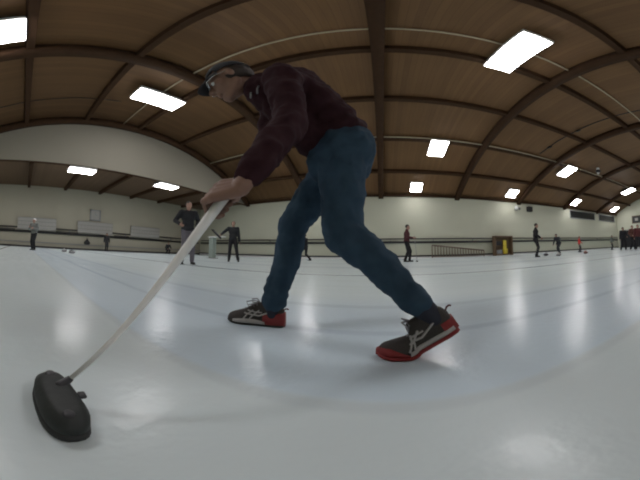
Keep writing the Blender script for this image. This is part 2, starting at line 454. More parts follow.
# slanting railing
t = thing('ramp_railing', 'low slanting grey brown railing with many uprights by the side wall', 'railing', (3.86, YF - .5, 0))
L = 4.45
def rz(x): return 1.0 - .5 * x / L
bm = bmesh.new(); tube(bm, [(0, 0, rz(0)), (L, 0, rz(L))], .06, 8); obj('top_rail', bm, M['ramp'], t)
bm = bmesh.new(); tube(bm, [(0, 0, .1), (L, 0, .1)], .035, 8); obj('bottom_rail', bm, M['ramp'], t)
for i in range(20):
    x = L * i / 19
    bm = bmesh.new(); tube(bm, [(x, 0, 0 if i in (0, 19) else .1), (x, 0, rz(x))], .04, 6); obj('upright', bm, M['ramp'], t)

# pedestal with white top
t = thing('pedestal_table', 'grey green pedestal with a thin white top behind the broom shaft', 'table', (-8.4, 9.15, 0))
obj('top', B((.28, 0, 1.16), (1.05, .35, .05), None, .01), M['white_metal'], t, False)
obj('post', B((0, 0, .57), (.3, .28, 1.13), None, .02), mat('grey_green_paint', (.22, .26, .23), .7, .1, 6), t, False)
obj('foot', B((0, 0, .02), (.5, .4, .04), None, .01), M['grey'], t, False)

# ------------------------------------------------------------------ curling stones
def stone(label, x, y, m, body=None):
    t = thing('curling_stone', label, 'curling stone', (x, y, 0))
    bm = bmesh.new(); revolve(bm, [(0, .002), (.06, 0), (.09, .01), (.135, .04), (.145, .06), (.145, .08), (.13, .105), (.09, .122), (0, .125)], Matrix.Identity(4), 24)
    obj('body', bm, body or M['granite'], t)
    bm = bmesh.new(); revolve(bm, [(0, 0), (.1, 0), (.1, .012), (0, .014)], Matrix.Translation((0, 0, .121)), 20); obj('cap', bm, m, t)
    bm = bmesh.new(); tube(bm, [(-.05, 0, .13), (-.05, 0, .17), (0, 0, .18), (.08, 0, .178)], .013, 8); obj('handle', bm, m, t)
M['whitep'] = mat('white_plastic', (.7, .7, .68), .4, .05, 10)
stone('grey curling stone on the distant ice at left, darker and nearer of the pair', -9.6, 2.1, M['black'])
stone('pale curling stone on the distant ice at left, farther of the pair', -11.2, 2.05, M['whitep'])
stone('dark curling stone on the ice beside the person in black at right', 8.83, 10.2, M['black'], mat('dark_granite', (.07, .07, .08), .4, .4, 100))
stone('pale capped curling stone on the ice left of the person in red', 8.3, 8.6, M['whitep'])
stone('red handled curling stone on the ice below the person in red', 10.6, 8.64, M['redp'], mat('brown_granite', (.18, .09, .08), .4, .4, 100))

# dark bag on the end wall ledge
t = thing('bag', 'small dark peaked bag on the ledge under the clock scoreboard', 'bag', (XL + .32, 5.2, .455))
bm = bmesh.new()
for i, (w, z) in enumerate(((.5, .0), (.5, .14), (.36, .35), (.14, .52))): pass
chain(bm, [((0, -.14, .14), .13), ((0, 0, .4), .08), ((0, .14, .14), .13), ((0, -.14, .14), .13)]); obj('fabric', bm, M['rubber'], t, True, .02, 2)
bm = bmesh.new(); tube(bm, [(.0, -.06, .45), (.0, -.04, .55), (0, .04, .55), (0, .06, .45)], .015); obj('handle', bm, M['black'], t)

# brooms
M['shaft_white'] = mat('white_shaft', (.72, .72, .69), .45, .04, 30)
def broom(label, a, b, m=None, tip=1, name='curling_broom', r=.014, group=None):
    t = thing(name, label, 'broom', a, 0, group); a, b = V(a), V(b); d = b - a
    bm = bmesh.new(); tube(bm, [V((0, 0, 0)), d], r, 8); obj('shaft', bm, m or M['black'], t)
    h = V((0, 0, 0)) if tip else d
    side = d.cross(V((0, 0, 1)))
    side = side.normalized() if side.length > .01 else V((1, 0, 0))
    bm = bmesh.new(); ell(bm, h, (.1, .045, .03), (side, V((0, 0, 1)).cross(side), V((0, 0, 1)))); obj('brush_head', bm, M['rubber'], t)
for (ya, yb, lb) in ((-2.6, -.7, 'dark broom lying on the end wall rail at the left frame edge'), (2.6, 4.4, 'dark broom lying along the rail between the first two scoreboards'), (7.6, 9.0, 'dark broom lying along the rail between the clock scoreboard and the next one')):
    broom(lb, (XL + .30, ya, 1.36), (XL + .30, yb, 1.36), None, 1, r=.04)

# ------------------------------------------------------------------ people
M['skin'] = mat('skin', (.215, .118, .082), .6, .12, 12, .08, 90)
M['skin_pale'] = mat('skin_pale', (.34, .20, .15), .55, .1, 12)
M['denim'] = mat('blue_denim', (.034, .060, .090), .85, .3, 14, .6, 16, spec=.1)
M['maroon'] = mat('maroon_knit', (.031, .0125, .0155), .9, .25, 30, .6, 18, spec=.1)
M['hair'] = mat('dark_hair', (.03, .02, .015), .7, .3, 60, .4, 120)
M['cap'] = mat('dark_cap', (.02, .02, .024), .85, .2, 40, .2, 60)
M['eye'] = mat('eye_white', (.6, .6, .58), .2, .02, 10)
def cloth(n, c): return mat(n, c, .9, .2, 20, .3, 18)

def orient(fwd, up):
    f = V(fwd).normalized(); u = V(up); u = (u - f * u.dot(f)).normalized(); l = u.cross(f)
    return f, l, u          # forward, left, up

def head_blobs(bm, c, fwd, up, s=1.0):
    f, l, u = orient(fwd, up); c = V(c)
    P = lambda a, b, d: c + f * a * s + l * b * s + u * d * s
    ax = (f, l, u)
    ell(bm, P(-.012, 0, .022), (.098 * s, .077 * s, .095 * s), ax)          # cranium
    ell(bm, P(.022, 0, -.030), (.068 * s, .062 * s, .078 * s), ax)          # face
    capsule(bm, P(-.01, .045, -.05), .022 * s, P(.058, .014, -.098), .019 * s)  # jaw
    capsule(bm, P(-.01, -.045, -.05), .022 * s, P(.058, -.014, -.098), .019 * s)
    ell(bm, P(.066, 0, -.098), (.022 * s, .024 * s, .018 * s), ax)           # chin
    capsule(bm, P(.086, 0, .012), .009 * s, P(.110, 0, -.030), .0115 * s)     # nose
    ell(bm, P(.098, .011, -.034), (.011 * s, .008 * s, .008 * s), ax)
    ell(bm, P(.098, -.011, -.034), (.011 * s, .008 * s, .008 * s), ax)
    capsule(bm, P(.076, .03, .022), .010 * s, P(.082, .01, .018), .010 * s)   # brow
    capsule(bm, P(.076, -.03, .022), .010 * s, P(.082, -.01, .018), .010 * s)
    ell(bm, P(.088, 0, -.058), (.009 * s, .022 * s, .006 * s), ax)            # lips
    ell(bm, P(.085, 0, -.069), (.009 * s, .019 * s, .007 * s), ax)
    for sd in (1, -1):
        ell(bm, P(.052, sd * .043, -.02), (.024 * s, .02 * s, .024 * s), ax)  # cheek
        ell(bm, P(-.008, sd * .079, -.008), (.017 * s, .009 * s, .03 * s), ax)  # ear
    return P

def grip_hand(bm, grip, axis, wrist, rr, side=1, s=1.0):
    """five fingers closed round a rod. axis: rod direction, towards the thumb"""
    a = V(axis).normalized(); g = V(grip); w = V(wrist)
    n = (w - g); n = (n - a * n.dot(a)).normalized(); b = a.cross(n) * side
    P = lambda ang, rad, t: g + (n * math.cos(math.radians(ang)) + b * math.sin(math.radians(ang))) * rad + a * t
    R0 = rr + .011 * s
    # palm: from the wrist to the knuckles, lying against the rod
    base = w
    for t0, tk in ((.030, .034), (.010, .0115), (-.010, -.011), (-.028, -.033)):
        t0 *= s; tk *= s
        mid = P(48, R0 + .018 * s, t0)
        kn = P(100, R0 + .012 * s, tk)
        capsule(bm, w + a * t0 * .6, .018 * s, mid, .0145 * s)
        capsule(bm, mid, .0135 * s, kn, .0105 * s)
    for i, (t, k) in enumerate(((.035, .95), (.012, 1.0), (-.0115, .96), (-.034, .84))):
        t *= s
        r = .0086 * s * (1 if i < 3 else .88)
        pts = [P(100, R0 + .012 * s, t), P(165, R0 + .008 * s, t), P(225 + 10 * k, R0 + .002 * s, t * .97), P(270 + 25 * k, R0, t * .95)]
        for (p, r0), (q, r1) in zip(zip(pts, (r * 1.12, r * 1.05, r, r * .9)), zip(pts[1:], (r * 1.05, r, r * .9, r * .8))):
            capsule(bm, p, r0, q, r1, 12)
    # thumb, leaving the side of the palm and crossing over
    tp = [w + (P(0, R0 + .03 * s, .028 * s) - w) * .45, P(-15, R0 + .016 * s, .040 * s), P(-75, R0 + .004 * s, .044 * s), P(-125, R0 + .002 * s, .040 * s)]
    for (p, r0), (q, r1) in zip(zip(tp, (.017 * s, .0145 * s, .0115 * s, .01 * s)), zip(tp[1:], (.0145 * s, .0115 * s, .0105 * s, .0085 * s))):
        capsule(bm, p, r0, q, r1, 12)

def open_hand(bm, wrist, d, pn, thumb, s=1.0):
    """relaxed hand. d: finger direction, pn: palm normal, thumb: side vector"""
    d = V(d).normalized(); t = V(thumb); t = (t - d * t.dot(d)).normalized(); pn = d.cross(t)
    if pn.dot(V(pn)) < 0: pn = -pn
    w = V(wrist)
    for o in (-.028, -.009, .01, .028): capsule(bm, w + t * o * .5 * s, .016 * s, w + d * .085 * s + t * o * s, .0125 * s, 10)
    for o, L in ((.03, .07), (.01, .08), (-.01, .074), (-.029, .058)):
        p = w + d * .085 * s + t * o * s; q = p + (d * .85 - pn * .35) * L * .55 * s; r = q + (d * .45 - pn * .8) * L * .45 * s
        capsule(bm, p, .0098 * s, q, .009 * s, 8); capsule(bm, q, .009 * s, r, .0075 * s, 8)
    p = w + d * .025 * s + t * .025 * s; q = p + (d * .6 + t * .75) * .045 * s; r = q + (d * .9 + t * .15 - pn * .2) * .035 * s
    capsule(bm, p, .014 * s, q, .0115 * s, 8); capsule(bm, q, .0115 * s, r, .009 * s, 8)

# ---- shoes
def shoe(parent, heel, toe, lift=0, side=1, s=1.0, kind=None, L=.295):
    """heel/toe ground points; lift = heel raise angle (rad) about the ball. built in world coordinates.
    side: +1 when the outer side lies to the left of the walking direction"""
    heel, toe = V(heel), V(toe); d = (toe - heel); d.z = 0; d.normalize(); l = V((0, 0, 1)).cross(d)
    o = toe - d * L; o.z = toe.z
    ball = .20
    def W(x, y, z):
        if x < ball and lift:
            k = min(1, (ball - x) / .05); a = lift * k
            dx, dz = x - ball, z
            x, z = ball + dx * math.cos(a) + dz * math.sin(a), -dx * math.sin(a) + dz * math.cos(a)
        return o + d * x + l * y + V((0, 0, z))
    def halfw(x):
        t = max(0, min(1, x / L))
        pts = [(0, .018), (.03, .030), (.12, .036), (.3, .034), (.5, .038), (.7, .050), (.85, .048), (.94, .040), (.98, .030), (1, .018)]
        for (a, wa), (b, wb) in zip(pts, pts[1:]):
            if t <= b: k = (t - a) / (b - a); return wa + (wb - wa) * k
        return .012
    def top(x):
        t = x / L
        pts = [(0, .085), (.05, .118), (.15, .120), (.3, .124), (.42, .124), (.54, .108), (.7, .080), (.85, .064), (.95, .052), (.98, .044), (1, .034)]
        for (a, wa), (b, wb) in zip(pts, pts[1:]):
            if t <= b: k = (t - a) / (b - a); return wa + (wb - wa) * k
        return .02
    SB = .026
    def surf(x, z, sd):      # outer surface y of the upper at height z
        h = halfw(x); tp = top(x); k = max(0, min(1, (z - SB * .5) / (tp - SB * .5)))
        return sd * h * (1 - k ** 2.6) ** (1 / 2.2) if k < 1 else 0
    def loft(xs, secf, name, m, par):
        bm = bmesh.new(); rings = []
        for x in xs: rings.append([bm.verts.new(W(x, yy, zz)) for yy, zz in secf(x)])
        for a, b in zip(rings, rings[1:]):
            n = len(a)
            for k in range(n): bm.faces.new((a[k], a[(k + 1) % n], b[(k + 1) % n], b[k]))
        bm.faces.new(rings[0][::-1]); bm.faces.new(rings[-1])
        return obj(name, bm, m, par)
    def up_sec(x):
        h, tp = halfw(x) * .96, top(x); pts = []
        n = 14
        for i in range(n + 1):
            a = PI * i / n; pts.append((h * math.copysign(abs(math.cos(a)) ** .75, math.cos(a)), SB * .6 + (tp - SB * .6) * math.sin(a) ** .8))
        pts += [(-h * .5, SB * .5), (h * .5, SB * .5)]
        return pts
    def sole_sec(x, z0=0, z1=SB, g=1.08):
        h = halfw(x) * g
        # slight toe spring
        e = .010 * max(0, (x / L - .82) / .18) ** 1.5
        return [(h, z0 + .004 + e), (h * 1.02, (z0 + z1) / 2 + e), (h, z1 + e), (0, z1 + .001 + e), (-h, z1 + e), (-h * 1.02, (z0 + z1) / 2 + e), (-h, z0 + .004 + e), (-h * .85, z0 + e), (h * .85, z0 + e)]
    xs = [L * i / 30 for i in range(31)]
    mats = SHOE
    up = loft(xs, up_sec, 'shoe', mats['upper'], parent)
    if kind is None:
        loft(xs, sole_sec, 'sole', mats['plain_sole'], up); return up
    if kind == 'rear':       # red toe cap and red outsole, white midsole line, red heel
        loft([x for x in xs], lambda x: sole_sec(x, 0, .015), 'outsole', mats['red'], up)
        loft([L * i / 30 for i in range(1, 20)], lambda x: sole_sec(x, .0155, .034), 'midsole', mats['white'], up)
        loft([L * (.60 + .42 * i / 14) for i in range(15)], lambda x: [(y * 1.05, min(z, .016 + .030 * min(1, (x / L - .6) / .25))) for y, z in up_sec(min(x, L))], 'toe_cap', mats['red'], up)
        loft([L * (-.02 + .17 * i / 6) for i in range(7)], lambda x: [(y * 1.10, z if z < .062 else .062) for y, z in up_sec(max(x, 0))], 'heel_counter', mats['red'], up)
    else:                    # front shoe: dark toe, white midsole, red heel block
        loft(xs, lambda x: sole_sec(x, 0, .010), 'outsole', mats['dark'], up)
        loft([L * (.30 + .55 * i / 14) for i in range(15)], lambda x: sole_sec(x, .0105, .026 + .010 * math.sin(PI * (x / L - .3) / .55)), 'midsole', mats['white'], up)
        loft([L * (-.02 + .36 * i / 8) for i in range(9)], lambda x: [(y * 1.12, min(z, .078 - .13 * max(0, x) )) if z > .02 else (y * 1.1, .001 if z < .014 else z) for y, z in up_sec(max(x, 0))], 'heel_counter', mats['red'], up)
    # crossing side stripes, laces, heel tab
    for sd in (1, -1):
        bm = bmesh.new()
        def stripe(pts, r):
            q = []
            for (xa, za), (xb, zb) in zip(pts, pts[1:]):
                for i in range(6):
                    x = xa + (xb - xa) * i / 6; z = za + (zb - za) * i / 6; q.append(W(x, surf(x, z, sd) + sd * .0005, z))
            x, z = pts[-1]; q.append(W(x, surf(x, z, sd), z))
            tube(bm, q, r, 6)
        stripe([(.198, .034), (.182, .058), (.152, .082)], .0040)
        stripe([(.168, .036), (.150, .058), (.120, .084)], .0040)
        stripe([(.196, .066), (.165, .060), (.12, .056), (.045, .088)], .0040)
        stripe([(.180, .080), (.145, .074), (.105, .074)], .0034)
        obj('side_stripe', bm, mats['white'], up)
    bm = bmesh.new()
    for i in range(5):
        x = .135 + i * .017; tz = top(x) - .002
        tube(bm, [W(x, -.022, tz - .010), W(x + .004, 0, tz + .003), W(x, .022, tz - .010)], .0026, 6)
    for sg in (1, -1):
        tube(bm, [W(.128, 0, .122), W(.150, sg * .025, .135), W(.185, sg * .040, .128), W(.18, sg * .036, .110), W(.128, 0, .118)], .0032, 6)
    obj('laces', bm, mats['lace'], up)
    bm = bmesh.new(); tube(bm, [W(.006, 0, .085), W(-.006, 0, .096), W(-.016, .003, .098), W(-.022, .003, .093)], .0035, 6)
    obj('heel_tab', bm, mats['tab'], up)
    return up
SHOE = dict(upper=mat('shoe_mesh_fabric', (.042, .036, .033), .85, .3, 150, .3, 200), plain_sole=M['rubber'],
            red=mat('shoe_red', (.20, .014, .014), .6, .15, 40), white=mat('shoe_white', (.36, .34, .33), .5, .08, 40),
            dark=M['rubber'], lace=mat('shoe_lace', (.22, .22, .23), .8, .1, 40), tab=mat('shoe_tab', (.08, .015, .02), .7, .1, 40))

# ---- the sweeping player (world coordinates, metres)
J = dict(pelvis=(-.175, 1.0, .90), hipL=(-.170, .925, .86), hipR=(-.19, 1.09, .86),
         kneeL=(-.150, .875, .455), ankleL=(.130, .785, .195), kneeR=(-.43, 1.03, .515), ankleR=(-.525, 1.03, .11),
         waist=(-.235, .955, 1.00), chest=(-.36, .88, 1.16), neck=(-.46, .84, 1.25),
         shL=(-.345, .70, 1.13), shR=(-.53, .99, 1.17), elL=(-.285, .66, .845), wrL=(-.385, .545, .605))
J = {k: V(v) for k, v in J.items()}
SH0 = V((-.466, .114, .060)); SH1 = V((-.416, .487, .527)); SHD = (SH1 - SH0)
aS = SHD.normalized(); nV = V((1, -.05, .12)); nS = (nV - aS * nV.dot(aS)).normalized()
gripL = SH0 + SHD * .985
J['wrL'] = gripL + aS * .040 + nS * .070 + V((0, -.022, .0))
gripR = SH0 + SHD * 1.58
J['wrR'] = gripR + V((-.06, .075, .02)); J['elR'] = ik(J['shR'], J['wrR'], .29, .26, (-.4, .8, -.6))
headc = V((-.600, .722, 1.245)); face = V((-.74, -.42, -.52)); hup = V((-.55, -.25, .8))

bm = bmesh.new()
j = J
capsule(bm, j['pelvis'], .12, j['waist'], .11); capsule(bm, j['waist'], .11, j['chest'], .125); capsule(bm, j['chest'], .11, j['neck'], .06)
capsule(bm, j['neck'], .055, headc + (j['neck'] - headc) * .25 + V((.02, .02, -.03)), .05)
for s in 'LR':
    capsule(bm, j['hip' + s], .08, j['knee' + s], .05); capsule(bm, j['knee' + s], .05, j['ankle' + s], .035)
    capsule(bm, j['sh' + s], .05, j['el' + s], .036); capsule(bm, j['el' + s], .038, j['wr' + s], .026)
    foot = j['ankle' + s]
grip_hand(bm, gripL, SHD, j['wrL'], .015, -1, 1.0)
grip_hand(bm, gripR, SHD, j['wrR'], .014, 1)
P = head_blobs(bm, headc, face, hup)
player = obj('person', bm, M['skin'], None, True, .0032, 2)
tag(player, 'large foreground person in maroon sweater and blue jeans leaning over to sweep', 'person')

bm = bmesh.new()   # jeans
ax = orient((-.95, -.2, 0), (-.25, 0, 1))
ell(bm, j['pelvis'] + V((.015, -.005, -.03)), (.135, .165, .115), ax)
for s, o in (('L', -1), ('R', 1)):
    ell(bm, j['hip' + s] + V((.045, 0, -.01)), (.105, .098, .115))
    h, k, a = j['hip' + s], j['knee' + s], j['ankle' + s]
    ell(bm, h + (V((-.065, 0, -.07)) if s == 'L' else V((-.09, -.02, -.08))), (.085, .085, .11))
    rk = .080 if s == 'L' else .070
    capsule(bm, h, .112, h.lerp(k, .5), .096); capsule(bm, h.lerp(k, .5), .096, k, rk)
    ell(bm, k, (rk, rk, rk + .004))
    ca = k.lerp(a, .35) - (k - (h + a) / 2).normalized() * .015
    capsule(bm, k, rk, ca, .069); capsule(bm, ca, .069, k.lerp(a, .85), .054); capsule(bm, k.lerp(a, .85), .054, k.lerp(a, .97), .055)
    # fabric folds
    for t_, dx in ((.72, .0), (.82, .0), (.92, .0)):
        q = k.lerp(a, t_); capsule(bm, q + V((-.016, -.012, .008)), .046, q + V((.014, .008, -.010)), .046)
jeans = obj('jeans', bm, M['denim'], player, True, .008, 10)
bm = bmesh.new()   # back pocket seam
pk = j['pelvis'] + V((.10, -.10, .0))
bm = bmesh.new()   # sweater
ax = orient((-.93, -.3, -.55), (-.6, -.3, .7))
hem = j['pelvis'] + V((-.02, -.01, .055))
tor = orient((-.7, -.25, -.66), (-.62, -.3, .72))
ell(bm, hem + V((-.005, 0, -.03)), (.150, .185, .085), orient((-.95, -.2, -.38), (-.38, -.05, 1)))
ell(bm, j['waist'], (.130, .160, .13), tor)
ell(bm, j['waist'].lerp(j['chest'], .5), (.130, .162, .14), tor)
ell(bm, j['chest'], (.128, .175, .155), tor)
ell(bm, V((-.295, .91, .90)), (.085, .125, .085))
ell(bm, V((-.46, .80, 1.155)), (.095, .12, .09))
capsule(bm, V((-.44, .79, 1.13)), .085, V((-.33, .88, .96)), .10)
ell(bm, j['chest'].lerp(j['neck'], .6), (.10, .15, .09), tor)
capsule(bm, j['neck'] + V((.02, .02, -.02)), .075, j['neck'] + V((-.028, -.02, .004)), .064)
for s in 'LR':
    capsule(bm, j['chest'].lerp(j['neck'], .45), .09, j['sh' + s], .075)
    capsule(bm, j['sh' + s], .072, j['el' + s], .056)
    e, w = j['el' + s], j['wr' + s]
    capsule(bm, e, .058, e.lerp(w, .45), .053); capsule(bm, e.lerp(w, .45), .053, e.lerp(w, .80), .045); capsule(bm, e.lerp(w, .8), .043, e.lerp(w, .90), .038)
    for t_ in (.15, .35, .6): capsule(bm, e.lerp(w, t_) + V((.02, 0, .006)), .040, e.lerp(w, t_ + .04) + V((-.02, 0, -.006)), .042)
    # folds at the armpit
    capsule(bm, j['sh' + s].lerp(e, .25) + V((-.01, 0, 0)), .066, j['sh' + s].lerp(e, .4), .060)
sweater = obj('sweater', bm, M['maroon'], player, True, .008, 14)
def folds(o, size, strength, stretch=None):
    tx = bpy.data.textures.new('fold_noise', 'CLOUDS'); tx.noise_scale = size; tx.noise_depth = 1; tx.noise_type = 'SOFT_NOISE'
    d = o.modifiers.new('folds', 'DISPLACE'); d.texture = tx; d.strength = strength; d.mid_level = .5; d.texture_coords = 'LOCAL'
folds(sweater, .055, .026); folds(jeans, .05, .020)
# hood cords hanging at the collar
bm = bmesh.new()
for a, b in (((-.485, .725, 1.13), (-.475, .700, 1.06)), ((-.44, .70, 1.12), (-.43, .675, 1.05))): tube(bm, [V(a), V(a).lerp(V(b), .5) + V((0, -.006, 0)), V(b)], .004, 6)
obj('drawstring', bm, SHOE['lace'] if 'SHOE' in globals() else M['board'], sweater)

# cap, hair, glasses, eyes
f, l, u = orient(face, hup)
bm = bmesh.new(); ell(bm, P(-.016, 0, .036), (.108, .086, .098), (f, l, u))
geom = [v for v in bm.verts if (v.co - P(0, 0, .030)).dot(u + f * -.10) < 0]
bmesh.ops.delete(bm, geom=geom, context='VERTS')
cap = obj('cap', bm, M['cap'], player)
md = cap.modifiers.new('thick', 'SOLIDIFY'); md.thickness = .005
bm = bmesh.new()
n = 12; rows = []
for i in range(n + 1):
    a = -1.15 + 2.3 * i / n
    r0 = P(-.016 + .106 * math.cos(a), .084 * math.sin(a), .040); r1 = P(-.016 + .106 * math.cos(a) + .065 * max(.1, math.cos(a * 1.2)), .088 * math.sin(a), .022 - .012 * abs(math.sin(a)))
    rows.append((bm.verts.new(r0), bm.verts.new(r0.lerp(r1, .5) + u * .004), bm.verts.new(r1)))
for a, b in zip(rows, rows[1:]):
    for k in range(2): bm.faces.new((a[k], b[k], b[k + 1], a[k + 1]))
br = obj('cap_brim', bm, M['cap'], cap); md = br.modifiers.new('thick', 'SOLIDIFY'); md.thickness = .004
bm = bmesh.new(); ell(bm, P(-.026, 0, .008), (.092, .081, .080), (f, l, u))
bmesh.ops.delete(bm, geom=[v for v in bm.verts if (v.co - P(.02, 0, 0)).dot(f) > 0 or (v.co - P(0, 0, -.05)).dot(u) < 0], context='VERTS')
hr = obj('hair', bm, M['hair'], player); md = hr.modifiers.new('thick', 'SOLIDIFY'); md.thickness = .008
for sd in (1, -1):
    bm = bmesh.new(); ell(bm, P(.074, sd * .031, .001), (.012, .013, .009), (f, l, u), 16); e = obj('eye', bm, M['eye'], player)
    bm = bmesh.new(); ell(bm, P(.084, sd * .031, .001), (.003, .005, .005), (f, l, u), 12); obj('pupil', bm, M['black'], e)
bm = bmesh.new()
for sd in (1, -1):
    ring = [P(.100, sd * .033 + .024 * math.cos(a), .002 + .017 * math.sin(a)) for a in [2 * PI * i / 16 for i in range(17)]]
    tube(bm, ring, .0018, 6, False)
    tube(bm, [P(.098, sd * .057, .006), P(.06, sd * .078, .006), P(-.005, sd * .084, .004), P(-.02, sd * .083, -.01)], .0018, 6)
tube(bm, [P(.101, .010, .006), P(.103, 0, .009), P(.101, -.010, .006)], .0018, 6)
obj('glasses', bm, mat('wire_frame', (.5, .5, .5), .25, .05, 20, metal=1), player)

# socks/ankles and shoes
for s, a0, a1 in (('L', j['ankleL'].lerp(j['kneeL'], .10), j['ankleL'] + V((.045, -.004, -.05))), ('R', j['ankleR'] + V((0, 0, .05)), j['ankleR'] + V((.0, 0, -.045)))):
    bm = bmesh.new(); capsule(bm, a0, .047, a1, .038); sk = obj('sock', bm, cloth('dark_sock', (.02, .022, .035)), player)
shoe(player, (-.47, 1.045, 0), (-.765, .985, 0), 0, -1, 1, 'front', .30)
shoe(player, (.272, .77, 0), (-.018, .795, 0), .52, 1, 1, 'rear', .305)

# ---- the player's broom
t = thing('curling_broom', 'long white shafted curling broom with black head in the foreground', 'broom', (SH0.x, SH0.y, 0))
o0 = V(t.location)
bm = bmesh.new()
q = [SH0 + SHD * k - o0 for k in (0, .25, .5, .75, 1, 1.4, 1.95)]
tube(bm, q, [.0055, .0065, .0090, .0125, .016, .0155, .014], 16); obj('shaft', bm, M['shaft_white'], t)
bm = bmesh.new()
hx = V((.85, .12, 0)).normalized()
hd = V((.115, -.045, 0)); hd.normalize(); hl = V((0, 0, 1)).cross(hd)
hc = V((-.445, .088, .035)) - o0
hc = V((-.424, .086, 0)) - o0
ang = Matrix.Rotation(.10, 3, 'Z')
M['broomhead'] = mat('brush_head_plastic', (.011, .0145, .013), .6, .3, 30, .2, 40)
def slab(zs, grow):
    bm = bmesh.new(); rings = []
    n = 28
    for z, g in zip(zs, grow):
        ring = []
        for i in range(n):
            a = 2 * PI * i / n
            x = .112 * g * math.copysign(abs(math.cos(a)) ** .72, math.cos(a)); y = .040 * g * math.copysign(abs(math.sin(a)) ** .8, math.sin(a)) + (.002 if g < .9 else 0)
            if g < .9: y = y * .9
            ring.append(bm.verts.new(hc + ang @ V((x, y, z))))
        rings.append(ring)
    for a, b in zip(rings, rings[1:]):
        for k in range(n): bm.faces.new((a[k], a[(k + 1) % n], b[(k + 1) % n], b[k]))
    bm.faces.new(rings[0][::-1]); bm.faces.new(rings[-1]); return bm
head = obj('brush_head', slab((.018, .022, .040, .052, .057), (.96, 1.0, .98, .86, .62)), M['broomhead'], t)
obj('brush_pad', slab((.001, .004, .018), (.98, 1.03, 1.0)), M['rubber'], head)
bm = bmesh.new(); capsule(bm, hc + V((-.03, .008, .050)), .013, SH0 - o0, .009)
obj('shaft_socket', bm, M['black'], head)
bm = bmesh.new(); box(bm, hc + ang @ V((.012, .042, .046)), (.022, .016, .010), None, .004); obj('release_tab', bm, M['black'], head)
for a in ((-.082, .002, .053), (.075, -.004, .052)):
    bm = bmesh.new(); ell(bm, hc + ang @ V(a), (.016, .012, .006)); obj('rivet', bm, M['black'], head)

